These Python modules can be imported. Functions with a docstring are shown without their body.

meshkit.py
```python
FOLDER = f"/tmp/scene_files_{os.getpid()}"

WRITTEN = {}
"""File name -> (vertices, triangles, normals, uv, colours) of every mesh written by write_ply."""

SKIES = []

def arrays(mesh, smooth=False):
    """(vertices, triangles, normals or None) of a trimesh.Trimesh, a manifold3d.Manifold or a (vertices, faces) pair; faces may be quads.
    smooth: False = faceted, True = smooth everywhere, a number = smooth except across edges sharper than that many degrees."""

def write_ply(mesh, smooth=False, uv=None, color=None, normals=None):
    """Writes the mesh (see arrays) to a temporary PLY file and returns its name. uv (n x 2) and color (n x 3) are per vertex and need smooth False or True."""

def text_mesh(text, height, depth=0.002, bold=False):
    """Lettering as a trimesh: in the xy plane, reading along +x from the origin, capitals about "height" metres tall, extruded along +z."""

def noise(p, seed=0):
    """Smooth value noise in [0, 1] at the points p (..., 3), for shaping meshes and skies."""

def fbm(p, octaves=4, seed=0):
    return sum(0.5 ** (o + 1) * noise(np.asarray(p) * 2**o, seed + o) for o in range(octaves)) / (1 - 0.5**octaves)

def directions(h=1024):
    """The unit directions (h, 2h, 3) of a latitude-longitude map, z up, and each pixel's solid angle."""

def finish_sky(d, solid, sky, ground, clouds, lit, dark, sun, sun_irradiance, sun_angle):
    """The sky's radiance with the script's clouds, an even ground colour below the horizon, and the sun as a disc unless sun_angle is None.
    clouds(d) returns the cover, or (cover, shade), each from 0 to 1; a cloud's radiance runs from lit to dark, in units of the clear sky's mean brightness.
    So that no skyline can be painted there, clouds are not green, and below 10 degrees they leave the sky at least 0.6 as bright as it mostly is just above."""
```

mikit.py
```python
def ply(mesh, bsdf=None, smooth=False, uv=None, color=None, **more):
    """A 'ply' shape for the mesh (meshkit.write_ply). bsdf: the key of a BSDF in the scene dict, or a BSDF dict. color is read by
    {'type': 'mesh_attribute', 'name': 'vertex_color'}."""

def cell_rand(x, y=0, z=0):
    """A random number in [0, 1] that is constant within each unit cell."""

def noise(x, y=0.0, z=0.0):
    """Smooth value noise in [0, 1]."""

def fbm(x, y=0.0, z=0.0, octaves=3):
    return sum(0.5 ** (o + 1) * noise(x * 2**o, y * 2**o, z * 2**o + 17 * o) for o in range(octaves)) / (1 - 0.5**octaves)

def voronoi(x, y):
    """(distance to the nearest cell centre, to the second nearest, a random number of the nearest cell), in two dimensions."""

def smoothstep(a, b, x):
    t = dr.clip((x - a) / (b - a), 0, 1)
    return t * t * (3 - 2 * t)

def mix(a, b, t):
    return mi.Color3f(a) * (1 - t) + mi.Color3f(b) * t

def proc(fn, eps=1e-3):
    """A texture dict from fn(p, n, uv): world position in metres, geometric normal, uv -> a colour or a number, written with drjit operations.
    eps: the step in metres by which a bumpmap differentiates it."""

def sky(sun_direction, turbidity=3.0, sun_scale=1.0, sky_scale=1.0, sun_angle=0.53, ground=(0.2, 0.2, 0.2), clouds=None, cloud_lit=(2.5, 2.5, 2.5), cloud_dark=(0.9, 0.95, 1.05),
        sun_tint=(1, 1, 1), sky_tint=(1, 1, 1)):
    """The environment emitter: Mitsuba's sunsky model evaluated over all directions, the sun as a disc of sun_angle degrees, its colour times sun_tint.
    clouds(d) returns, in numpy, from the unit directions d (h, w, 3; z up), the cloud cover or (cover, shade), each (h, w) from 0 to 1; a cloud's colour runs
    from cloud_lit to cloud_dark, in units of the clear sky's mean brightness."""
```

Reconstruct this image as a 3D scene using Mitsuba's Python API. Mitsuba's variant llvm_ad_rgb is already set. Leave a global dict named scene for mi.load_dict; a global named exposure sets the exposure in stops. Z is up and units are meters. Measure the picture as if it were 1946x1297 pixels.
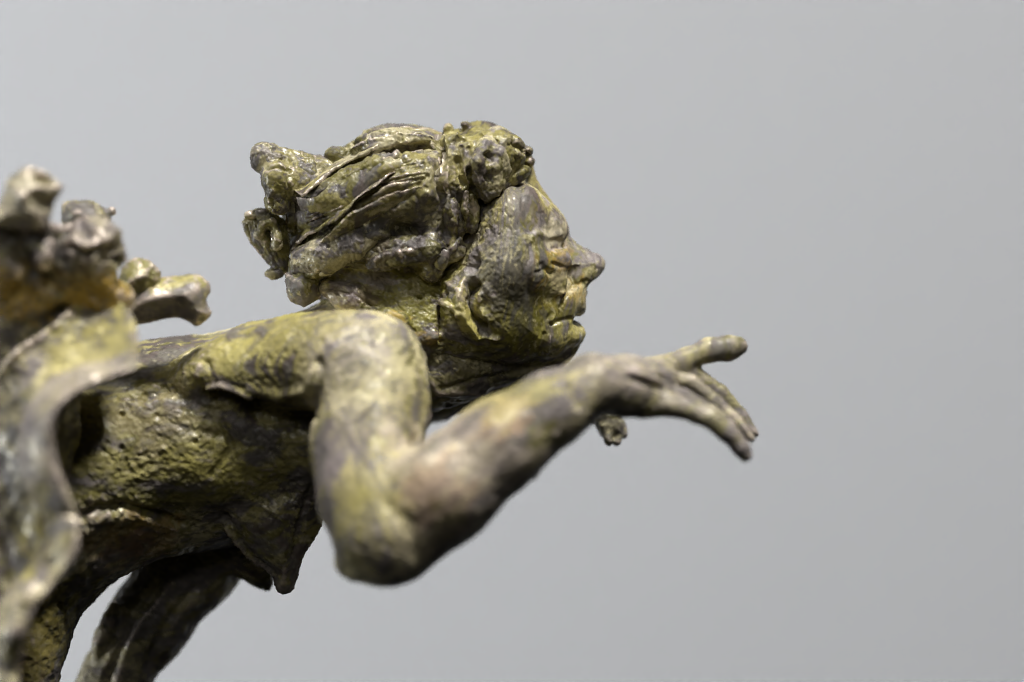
"""Close-up of a patinated bronze figure leaning forward, one arm stretched out, before a pale grey gallery wall."""
import math
import numpy as np
import scipy.sparse as sp
from scipy import ndimage, spatial
import mitsuba as mi
import mikit, meshkit

T = mi.ScalarTransform4f
scene, labels = {}, {}

# ---------------------------------------------------------------- scale and camera
U = 0.00015                 # metres per model unit (one unit = one pixel of the photograph at the head's mid plane)
DIST = 6500.0               # camera to the head's mid plane, model units
BASE = np.array([0, 0, 1.45])
FOCUS = 6500.0 - 95.0
scene['camera'] = {
    'type': 'thinlens', 'fov': 2 * math.degrees(math.atan(973.0 / DIST)), 'fov_axis': 'x',
    'aperture_radius': 135 * U, 'focus_distance': FOCUS * U, 'near_clip': 0.05, 'far_clip': 20.0,
    'to_world': T().look_at(origin=[0, -DIST * U, 1.45], target=[0, 0, 1.45], up=[0, 0, 1]),
}
exposure = 0.0


def lamp(key, centre, target, w, h, power, tint=(1, 1, 1)):
    scene[key] = {
        'type': 'rectangle',
        'to_world': T().look_at(origin=list(centre), target=list(target), up=[0, 1, 0.01]) @ T().scale([w / 2, h / 2, 1]),
        'emitter': {'type': 'area', 'radiance': {'type': 'rgb', 'value': [power * c for c in tint]}},
    }


STAT = (0, 0, 1.45)
lamp('unseen_ceiling_lamp', (0.42, -0.78, 3.25), STAT, 0.34, 0.34, 168.0, (1.0, 0.97, 0.94))  # out of view overhead, placed to light the figure from above
lamp('unseen_ceiling_lamp_001', (-0.55, -0.55, 3.15), STAT, 0.30, 0.30, 50.0, (1.0, 0.98, 0.95))  # out of view, a second light from above on the left
lamp('unseen_wall_lamp', (-1.6, 0.0, 1.3), (-0.8, 1.3, 1.3), 0.45, 0.45, 34.0, (0.95, 0.975, 1.0))  # out of view, placed to brighten the left of the wall
lamp('unseen_ceiling_lamp_002', (-0.2, -2.9, 3.15), STAT, 1.2, 1.2, 2.6, (1.0, 0.98, 0.95))  # added fill behind the camera, lifts the dark undersides
labels['unseen_ceiling_lamp'] = {'label': 'unseen broad white ceiling lamp placed high in front to light the bronze figure', 'category': 'lamp'}
labels['unseen_ceiling_lamp_001'] = {'label': 'unseen small white ceiling lamp placed to light the drapery on the back', 'category': 'lamp'}
labels['unseen_ceiling_lamp_002'] = {'label': 'added large dim fill panel behind the camera', 'category': 'lamp'}
labels['unseen_wall_lamp'] = {'label': 'unseen white lamp off to the left, placed to light the left of the wall', 'category': 'lamp'}

# ---------------------------------------------------------------- tools


def P(px, py, y=0.0):
    """A point of the model from where it shows in the photograph and its depth y (away from the camera)."""
    f = (DIST + y) / DIST
    return np.array([(px - 973.0) * f, y, (648.5 - py) * f])


def sc(y):
    return (DIST + y) / DIST


def _lattice():
    w = np.random.default_rng(77).normal(0, 1, (40, 40, 40))
    t = ndimage.zoom(w, 4, order=3, mode='grid-wrap', grid_mode=True)
    return (t / t.std()).astype(np.float32)


LATTICE = _lattice()


def noise(p, seed=0):
    """Smooth noise of wavelength about 1, mean 0, spread about 0.3, at the points p."""
    q = (np.asarray(p) * 4 + 37.3 * (seed * 1.618 % 7) + np.array([11.1, 47.7, 83.9]) * (seed % 13)) % 160
    i = q.astype(np.int32)
    t = (q - i).astype(np.float32)
    j = (i + 1) % 160
    i %= 160
    x, y, z = t.T
    L = LATTICE
    a = (L[i[:, 0], i[:, 1], i[:, 2]] * (1 - x) + L[j[:, 0], i[:, 1], i[:, 2]] * x) * (1 - y) + (L[i[:, 0], j[:, 1], i[:, 2]] * (1 - x) + L[j[:, 0], j[:, 1], i[:, 2]] * x) * y
    b = (L[i[:, 0], i[:, 1], j[:, 2]] * (1 - x) + L[j[:, 0], i[:, 1], j[:, 2]] * x) * (1 - y) + (L[i[:, 0], j[:, 1], j[:, 2]] * (1 - x) + L[j[:, 0], j[:, 1], j[:, 2]] * x) * y
    return (a * (1 - z) + b * z) * 0.3


def fbm(p, wave, octaves=3, seed=0):
    p = np.asarray(p) / wave
    return sum(0.55 ** o * noise(p * 2.03 ** o, seed + 5 * o) for o in range(octaves)) / math.sqrt(sum(0.3 ** o for o in range(octaves)))


def smin(a, b, k):
    h = np.maximum(k - np.abs(a - b), 0) / k
    return np.minimum(a, b) - h * h * k * 0.25


class Cone:
    def __init__(s, a, ra, b, rb, k=20, op='+', flat=None):
        s.a, s.b, s.ra, s.rb, s.k, s.op, s.flat = np.array(a, float), np.array(b, float), ra, rb, k, op, flat
        r = max(ra, rb) * max(1, 1 if flat is None else max(flat)) + k + 12
        s.lo, s.hi = np.minimum(s.a, s.b) - r, np.maximum(s.a, s.b) + r

    def d(s, p):
        ab = s.b - s.a
        t = np.clip(((p - s.a) @ ab) / max(ab @ ab, 1e-9), 0, 1)
        q = p - s.a - t[:, None] * ab
        if s.flat is not None:
            q = q / np.asarray(s.flat)
        return np.sqrt((q * q).sum(1)) - (s.ra + (s.rb - s.ra) * t)


class Ell:
    def __init__(s, c, r, k=20, op='+', rot=0.0):
        s.c, s.r, s.k, s.op = np.array(c, float), np.array(r, float), k, op
        ca, sa = math.cos(math.radians(rot)), math.sin(math.radians(rot))
        s.R = np.array([[ca, 0, sa], [0, 1, 0], [-sa, 0, ca]])       # turns in the x-z plane, counter-clockwise in the picture
        e = max(r[0], r[2]) + k + 12
        s.lo, s.hi = s.c - [e, r[1] + k + 12, e], s.c + [e, r[1] + k + 12, e]

    def d(s, p):
        q = (p - s.c) @ s.R.T
        k0 = np.sqrt(((q / s.r) ** 2).sum(1))
        k1 = np.sqrt(((q / s.r ** 2) ** 2).sum(1)) + 1e-9
        return k0 * (k0 - 1) / k1


def chaikin(q, n=2):
    q = np.asarray(q, float)
    for _ in range(n):
        r = np.roll(q, -1, 0)
        q = np.stack([0.75 * q + 0.25 * r, 0.25 * q + 0.75 * r], 1).reshape(-1, 2)
    return q


class Relief:
    """A solid whose outline in the x-z plane is a polygon and whose half thickness grows with the distance from the outline."""

    def __init__(s, pts, y0, W, slope=1.5, k=15, op='+', smooth=2, h=2.5):
        q = np.array([P(x, z, y0) for x, z in pts])[:, [0, 2]]
        q = chaikin(q, smooth)
        s.y0, s.W, s.slope, s.k, s.op, s.h = y0, W, slope, k, op, h
        s.o = q.min(0) - 40
        n = np.ceil((q.max(0) + 40 - s.o) / h).astype(int)
        gx, gz = np.meshgrid(s.o[0] + h * np.arange(n[0]), s.o[1] + h * np.arange(n[1]), indexing='ij')
        g = np.stack([gx.ravel(), gz.ravel()], 1)
        best, inside = np.full(len(g), 1e18), np.zeros(len(g), bool)
        for a, b in zip(q, np.roll(q, -1, 0)):
            ab = b - a
            t = np.clip(((g - a) @ ab) / max(ab @ ab, 1e-9), 0, 1)
            e = g - a - t[:, None] * ab
            best = np.minimum(best, (e * e).sum(1))
            c = (a[1] > g[:, 1]) != (b[1] > g[:, 1])
            inside ^= c & (g[:, 0] < (b[0] - a[0]) * (g[:, 1] - a[1]) / (b[1] - a[1] + 1e-12) + a[0])
        s.f = np.where(inside, 1, -1).astype(float) * np.sqrt(best)
        s.f = s.f.reshape(gx.shape)
        s.lo = np.array([s.o[0] + 20 - k, y0 - W - k - 12, s.o[1] + 20 - k])
        s.hi = np.array([q.max(0)[0] + 20 + k, y0 + W + k + 12, q.max(0)[1] + 20 + k])

    def inside(s, x, z):
        u, v = (x - s.o[0]) / s.h, (z - s.o[1]) / s.h
        u, v = np.clip(u, 0, s.f.shape[0] - 1.001), np.clip(v, 0, s.f.shape[1] - 1.001)
        i, j = u.astype(int), v.astype(int)
        a, b = u - i, v - j
        return (s.f[i, j] * (1 - a) + s.f[i + 1, j] * a) * (1 - b) + (s.f[i, j + 1] * (1 - a) + s.f[i + 1, j + 1] * a) * b

    def half(s, x, z):
        return s.W * (1 - np.exp(-s.slope * np.maximum(s.inside(x, z), 0) / s.W))

    def d(s, p):
        e = s.inside(p[:, 0], p[:, 2])
        w = s.W * (1 - np.exp(-s.slope * np.maximum(e, 0) / s.W))
        y = np.abs(p[:, 1] - s.y0)
        c = 1 / math.sqrt(1 + s.slope ** 2)
        return np.where(e > 0, (y - w) * c, np.sqrt((e * 0.8) ** 2 + (y * c) ** 2))


def field(prims, p, far=80.0):
    d = np.full(len(p), far)
    for q in prims:
        m = ((p > q.lo) & (p < q.hi)).all(1)
        if m.any():
            e = q.d(p[m])
            d[m] = smin(d[m], e, q.k) if q.op == '+' else -smin(-d[m], e, q.k)
    return d


def surface_nets(prims, h, lo=None, hi=None):
    add = [q for q in prims if q.op == '+']
    lo = np.min([q.lo for q in add], 0) if lo is None else np.array(lo, float)
    hi = np.max([q.hi for q in add], 0) if hi is None else np.array(hi, float)
    n = np.ceil((hi - lo) / h).astype(int) + 1
    ax = [lo[i] + h * np.arange(n[i]) for i in range(3)]
    d = np.full(n, 80.0, np.float64)
    for q in prims:
        a = np.clip(np.floor((q.lo - lo) / h).astype(int), 0, n)
        b = np.clip(np.ceil((q.hi - lo) / h).astype(int) + 1, 0, n)
        if (b <= a).any():
            continue
        g = np.stack(np.meshgrid(*[ax[i][a[i]:b[i]] for i in range(3)], indexing='ij'), -1)
        e = q.d(g.reshape(-1, 3)).reshape(g.shape[:3])
        s_ = (slice(a[0], b[0]), slice(a[1], b[1]), slice(a[2], b[2]))
        d[s_] = smin(d[s_], e, q.k) if q.op == '+' else -smin(-d[s_], e, q.k)
    d[0], d[-1], d[:, 0], d[:, -1], d[:, :, 0], d[:, :, -1] = (np.maximum(x, 1) for x in (d[0], d[-1], d[:, 0], d[:, -1], d[:, :, 0], d[:, :, -1]))
    s_ = d < 0
    cor = [(a, b, c) for a in (0, 1) for b in (0, 1) for c in (0, 1)]

    def view(arr, c):
        return arr[c[0]:arr.shape[0] - 1 + c[0], c[1]:arr.shape[1] - 1 + c[1], c[2]:arr.shape[2] - 1 + c[2]]
    cnt = sum(view(s_, c).astype(np.int8) for c in cor)
    cells = np.argwhere((cnt > 0) & (cnt < 8))
    idx = np.full(cnt.shape, -1, np.int64)
    idx[tuple(cells.T)] = np.arange(len(cells))
    acc, num = np.zeros((len(cells), 3)), np.zeros(len(cells))
    for ca in cor:
        for k in range(3):
            if ca[k] == 0:
                cb = list(ca)
                cb[k] = 1
                da, db = d[tuple((cells + ca).T)], d[tuple((cells + cb).T)]
                m = (da < 0) != (db < 0)
                t = da[m] / (da[m] - db[m])
                v = np.tile(np.array(ca, float), (m.sum(), 1))
                v[:, k] += t
                acc[m] += v
                num[m] += 1
    v = (cells + acc / num[:, None]) * h + lo
    faces = []
    for k in range(3):
        u, w = (k + 1) % 3, (k + 2) % 3
        sl0, sl1 = [slice(None)] * 3, [slice(None)] * 3
        sl0[k], sl1[k] = slice(0, -1), slice(1, None)
        a, b = s_[tuple(sl0)], s_[tuple(sl1)]
        e = np.argwhere(a != b)
        e = e[(e[:, u] > 0) & (e[:, w] > 0) & (e[:, u] < d.shape[u] - 1) & (e[:, w] < d.shape[w] - 1)]
        flip = a[tuple(e.T)]
        du, dw = np.eye(3, dtype=int)[u], np.eye(3, dtype=int)[w]
        q = np.stack([idx[tuple((e - du - dw).T)], idx[tuple((e - dw).T)], idx[tuple(e.T)], idx[tuple((e - du).T)]], 1)
        q[~flip] = q[~flip][:, ::-1]
        faces.append(np.vstack([q[:, [0, 1, 2]], q[:, [0, 2, 3]]]))
    return v, np.vstack(faces)


def refine(v, f, want, rounds=3):
    """Splits every edge longer than want(middle point), without gaps."""
    for _ in range(rounds):
        e = np.vstack([f[:, [0, 1]], f[:, [1, 2]], f[:, [2, 0]]])
        e.sort(1)
        key = e[:, 0] * len(v) + e[:, 1]
        u, first, inv = np.unique(key, return_index=True, return_inverse=True)
        ue = e[first]
        mid = (v[ue[:, 0]] + v[ue[:, 1]]) / 2
        mark = np.linalg.norm(v[ue[:, 0]] - v[ue[:, 1]], axis=1) > 1.35 * want(mid)
        if not mark.any():
            break
        new = np.full(len(ue), -1)
        new[mark] = len(v) + np.arange(mark.sum())
        v = np.vstack([v, mid[mark]])
        m = new[inv.reshape(3, -1).T]                                   # new vertex on edges ab, bc, ca
        n = (m >= 0).sum(1)
        out = [f[n == 0]]
        for want_n in (1, 2):
            g, h = f[n == want_n], m[n == want_n]
            for r in range(3):                                          # turn so that the pattern is canonical
                on = (h[:, r] >= 0) if want_n == 1 else (h[:, r] < 0)
                a, b, c = g[on][:, r], g[on][:, (r + 1) % 3], g[on][:, (r + 2) % 3]
                x, y, z = h[on][:, r], h[on][:, (r + 1) % 3], h[on][:, (r + 2) % 3]
                if want_n == 1:
                    out += [np.stack([a, x, c], 1), np.stack([x, b, c], 1)]
                else:                                                   # ab is whole; y on bc, z on ca
                    out += [np.stack([a, b, y], 1), np.stack([a, y, z], 1), np.stack([z, y, c], 1)]
        g, h = f[n == 3], m[n == 3]
        out += [np.stack([g[:, 0], h[:, 0], h[:, 2]], 1), np.stack([h[:, 0], g[:, 1], h[:, 1]], 1), np.stack([h[:, 2], h[:, 1], g[:, 2]], 1), h]
        f = np.vstack(out)
    return v, f


def normals(v, f):
    n = np.zeros_like(v)
    c = np.cross(v[f[:, 1]] - v[f[:, 0]], v[f[:, 2]] - v[f[:, 0]])
    for k in range(3):
        for j in range(3):
            n[:, j] += np.bincount(f[:, k], c[:, j], len(v))
    return n / (np.linalg.norm(n, axis=1, keepdims=True) + 1e-12)


def averager(v, f):
    n = len(v)
    e = np.vstack([f[:, [0, 1]], f[:, [1, 2]], f[:, [2, 0]]])
    a = sp.coo_matrix((np.ones(len(e)), (e[:, 0], e[:, 1])), (n, n)).tocsr()
    a = ((a + a.T) > 0).astype(float)
    return sp.diags(1 / np.maximum(np.asarray(a.sum(1)).ravel(), 1)) @ a


def project(prims, v, steps=2):
    for _ in range(steps):
        d = field(prims, v)
        g = np.stack([field(prims, v + e) - field(prims, v - e) for e in np.eye(3) * 1.0], 1) / 2
        L = (g * g).sum(1)
        ok = (L > 0.05) & (np.abs(d) < 8)
        v = v - np.where(ok, np.clip(d, -4, 4) / np.maximum(L, 0.2), 0)[:, None] * g
    return v


def resample(q, n):
    q = np.asarray(q, float)
    t = np.r_[0, np.cumsum(np.linalg.norm(np.diff(q, axis=0), axis=1))]
    x = np.linspace(0, t[-1], n)
    # Catmull-Rom through the points
    i = np.clip(np.searchsorted(t, x, side='right') - 1, 0, len(q) - 2)
    u = ((x - t[i]) / np.maximum(t[i + 1] - t[i], 1e-9))[:, None]
    p0, p1, p2, p3 = q[np.maximum(i - 1, 0)], q[i], q[i + 1], q[np.minimum(i + 2, len(q) - 1)]
    return 0.5 * (2 * p1 + (p2 - p0) * u + (2 * p0 - 5 * p1 + 4 * p2 - p3) * u ** 2 + (3 * p1 - p0 - 3 * p2 + p3) * u ** 3)


def carve(v, n, strokes):
    """Tool marks: each stroke (points (px, py), depth y, width, height) raises (or sinks) the surface along its normals."""
    out = np.zeros(len(v))
    for pts, y, w, h in strokes:
        q = np.array([P(a, b, y) for a, b in pts])[:, [0, 2]]
        lo, hi = q.min(0) - 3 * w, q.max(0) + 3 * w
        m = np.flatnonzero((v[:, 0] > lo[0]) & (v[:, 0] < hi[0]) & (v[:, 2] > lo[1]) & (v[:, 2] < hi[1]) & (np.abs(v[:, 1] - y) < 110) & (n[:, 1] < 0.35))
        if not len(m):
            continue
        g = v[m][:, [0, 2]]
        best = np.full(len(m), 1e18)
        for a, b in zip(q[:-1], q[1:]) if len(q) > 1 else [(q[0], q[0])]:
            ab = b - a
            t = np.clip(((g - a) @ ab) / max(ab @ ab, 1e-9), 0, 1)
            e = g - a - t[:, None] * ab
            best = np.minimum(best, (e * e).sum(1))
        out[m] += h * np.exp(-best / w ** 2)
    return out


def roughen(v, f, amp=1.0, seed=0, big=1.0, crack=0.4, brush=None, smooth=1.0, grit=1.0):
    """Clay lumps, dabs, pits, cracks and brush marks of a hand modelled surface. amp may vary per vertex."""
    n = normals(v, f)
    warp = np.stack([fbm(v, 55, 2, seed + 11 + k) for k in range(3)], 1) * 16
    lump = fbm(v, 85, 2, seed + 1) * 5.0 * big
    mid = fbm(v + warp, 28, 3, seed + 2) * 3.0
    dab = np.abs(fbm(v + warp, 24, 2, seed + 3))
    torn = np.clip(fbm(v, 70, 2, seed + 8) + 0.02, 0, 0.4) / 0.4
    pit = np.clip(noise(v / 8.5, seed + 4) - 0.36, 0, 1) * np.clip(fbm(v, 60, 2, seed + 5) + 0.1, 0, 1)
    rag = np.clip(0.45 + 1.3 * fbm(v, 90, 3, seed + 12), 0.1, 1.3)                                # some patches torn, some brushed smooth
    fold = (np.abs(fbm(v + 0.5 * warp, 17, 3, seed + 7)) * 4.5 - 1.1) * rag
    fine = fbm(v, 9.0, 2, seed + 6) * 1.5 * rag + noise(v / 4.2, seed + 10) * 1.1 * grit
    h = smooth * (lump + mid) + fold * (0.2 + 0.8 * smooth) - np.clip(0.07 - dab, 0, 1) * 60 * crack * torn - pit * 26 * (0.25 + 0.75 * smooth) + fine
    if brush is not None:
        h = h + fbm(brush, 6.5, 2, seed + 9) * 1.3 * np.clip(0.5 + 1.5 * fbm(v, 80, 2, seed + 13), 0, 1.2)
    return v + n * (amp * h)[:, None]


# ---------------------------------------------------------------- patina
PAL = {k: np.array(c) for k, c in dict(
    cream=(.53, .475, .285), khaki=(.375, .33, .098), olive=(.185, .168, .032), ochre=(.44, .29, .05), lilac=(.265, .228, .222),
    plum=(.115, .08, .072), grey=(.195, .178, .142), coal=(.05, .047, .043), rust=(.30, .16, .06), bare=(.64, .54, .46), buff=(.43, .365, .30)).items()}


def step(a, b, x):
    t = np.clip((x - a) / (b - a), 0, 1)
    return t * t * (3 - 2 * t)


def patina(v, f, seed=0, pale=0.0, zones=(), wear=1.0, grain=None, edge=None, tone=1.0, matt=0.0):
    """Colour, roughness and metal of the chemically coloured bronze: layered stains, bare metal on rubbed ridges, and some painted shade and highlight."""
    n = normals(v, f)
    A = averager(v, f)
    s1 = A @ (A @ v)
    s2 = s1
    for _ in range(8):
        s2 = A @ s2
    ridge = ((v - s2) * n).sum(1)
    q = v
    w = np.stack([fbm(q, 40, 2, seed + 60 + k) for k in range(3)], 1) * 24
    q2 = q + w if grain is None else grain + w * 0.5
    a = fbm(q + w, 110, 5, seed + 70) + pale
    b = fbm(q2, 60, 5, seed + 71)
    c = fbm(q2, 24, 4, seed + 72)
    e = fbm(q2, 9, 3, seed + 73)
    g = fbm(q, 4.5, 2, seed + 74)
    col = np.tile(PAL['grey'] * 0.85, (len(v), 1))

    def lay(name, t):
        nonlocal col
        t = np.clip(t, 0, 1)[:, None]
        col = col * (1 - t) + PAL[name] * t
    lay('plum', step(0.0, 0.3, -a + 0.5 * c + 0.3 * e) * 0.7)
    lay('coal', step(0.10, 0.42, -0.8 * a + 0.6 * c - 0.3 * e) * 0.65)
    lay('khaki', step(-0.06, 0.22, b + 0.5 * c + 0.35 * e - 0.05) * 0.8)
    lay('olive', step(0.06, 0.3, -b * 0.7 + 0.7 * c - 0.4 * e) * 0.75)
    lay('lilac', step(0.06, 0.30, a - 0.6 * c + 0.4 * e - 0.04) * 0.65)
    lay('cream', step(0.12, 0.30, a * 0.7 + 0.8 * c + 0.4 * e - 0.02) * 0.85)
    for kind, cen, r, s_ in zones:  # mostly stains
        cen = P(*cen)
        t = 1 - np.sqrt((((v - cen) / np.asarray(r)) ** 2).sum(1))
        lay(kind, s_ * step(-0.15, 0.30, t + 0.9 * c + 0.6 * e + 0.3 * b))
    lay('coal', step(0.16, 0.5, e * 0.8 + g * 0.35 - 0.3 * c) * 0.6)
    lay('cream', step(0.16, 0.5, -e * 0.8 + g * 0.35 + 0.3 * c + 0.2 * a) * 0.5)
    bare = step(1.6, 4.0, ridge + 1.5 * e + 2.0 * b) * 0.85 * wear
    if edge is not None:                                                # rubbed free edge of a sheet, with its highlight painted in
        d = spatial.cKDTree(edge).query(v)[0]
        bare = np.maximum(bare, np.exp(-(d / 4.0) ** 2) * step(-0.5, 0.1, b + e) * 0.9)
    lay('bare', bare)
    col = col * (tone + (1 - tone) * np.clip(bare, 0, 1))[:, None] * (1 + 0.30 * g + 0.2 * e + 0.2 * c)[:, None]
    rough = np.clip(0.54 + matt - 0.2 * bare + 0.4 * e - 0.25 * c - 0.25 * step(0.2, 0.45, g), 0.2, 0.9)
    metal = np.clip(0.06 + 0.6 * bare, 0, 0.8)
    return np.clip(col, 0.01, 0.9), np.stack([rough, metal], 1)


scene['bronze'] = {'type': 'twosided', 'bsdf': {
    'type': 'principled', 'base_color': {'type': 'mesh_attribute', 'name': 'vertex_color'},
    'roughness': mikit.proc(lambda p, n, uv: uv.x), 'metallic': mikit.proc(lambda p, n, uv: uv.y), 'specular': 0.5, 'clearcoat': 0.35, 'clearcoat_gloss': 0.75}}


def put(key, v, f, **how):
    col, rm = patina(v, f, **how)
    scene[key] = mikit.ply((v * U + BASE, f), 'bronze', smooth=True, uv=rm, color=col)


def sheet(a, b, th, n=60, m=14, bulge=0.0, wave=0.0, seed=0, push=(0, -1, 0)):
    """A closed, thick, curved strip between two space curves: its free edge a and the edge b."""
    A_, B_ = resample(a, n), resample(b, n)
    s = np.linspace(0, 1, m)[None, :, None]
    g = A_[:, None] * (1 - s) + B_[:, None] * s
    g = g + np.asarray(push, float) * (bulge * np.sin(np.pi * s))
    g = g + np.asarray(push, float) * (wave * fbm(g.reshape(-1, 3), 45, 2, seed).reshape(n, m)[..., None])
    nu = np.cross(np.gradient(g, axis=0), np.gradient(g, axis=1))
    nu /= np.linalg.norm(nu, axis=2, keepdims=True) + 1e-9
    prof = th * np.minimum(1, np.sqrt(np.clip(1 - (2 * np.linspace(0, 1, n) - 1) ** 8, 0.02, 1)))[:, None, None]
    top, bot = g + nu * prof / 2, g - nu * prof / 2
    v = np.vstack([top.reshape(-1, 3), bot.reshape(-1, 3)])
    i, j = np.meshgrid(np.arange(n - 1), np.arange(m - 1), indexing='ij')
    q = np.stack([i * m + j, (i + 1) * m + j, (i + 1) * m + j + 1, i * m + j + 1], -1).reshape(-1, 4)
    N = n * m
    faces = [q, q[:, ::-1] + N]
    for line, rev in ((np.arange(m), 0), ((n - 1) * m + np.arange(m), 1)):
        w = np.stack([line[:-1], line[1:], line[1:] + N, line[:-1] + N], 1)
        faces.append(w[:, ::-1] if rev else w)
    for line, rev in ((np.arange(n) * m, 1), (np.arange(n) * m + m - 1, 0)):
        w = np.stack([line[:-1], line[1:], line[1:] + N, line[:-1] + N], 1)
        faces.append(w[:, ::-1] if rev else w)
    q = np.vstack(faces)
    return v, np.vstack([q[:, [0, 1, 2]], q[:, [0, 2, 3]]])


def chain(pts, k=18, flat=None):
    """pts: (px, py, y, radius) along a limb."""
    c = [(P(x, z, y), r * sc(y)) for x, z, y, r in pts]
    return [Cone(a, ra, b, rb, k, flat=flat) for (a, ra), (b, rb) in zip(c[:-1], c[1:])]


def ell(px, py, y, r, k=20, op='+', rot=0.0):
    return Ell(P(px, py, y), np.array(r, float) * sc(y), k, op, rot)


# ---------------------------------------------------------------- the wall
scene['wall_paint'] = {'type': 'twosided', 'bsdf': {'type': 'diffuse', 'reflectance': {'type': 'rgb', 'value': [0.487, 0.501, 0.519]}}}
scene['wall'] = {'type': 'rectangle', 'bsdf': {'type': 'ref', 'id': 'wall_paint'},
                 'to_world': T().look_at(origin=[0, 1.3, 1.6], target=[0, 0, 1.6], up=[0, 0, 1]) @ T().scale([3.5, 1.6, 1])}
labels['wall'] = {'label': 'plain pale grey painted gallery wall behind the bronze figure', 'kind': 'structure'}

# ---------------------------------------------------------------- the figure
ST = 'bronze_statue'
labels[ST] = {'label': 'mottled green and brown bronze figure leaning forward with one arm stretched out', 'category': 'statue'}

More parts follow.
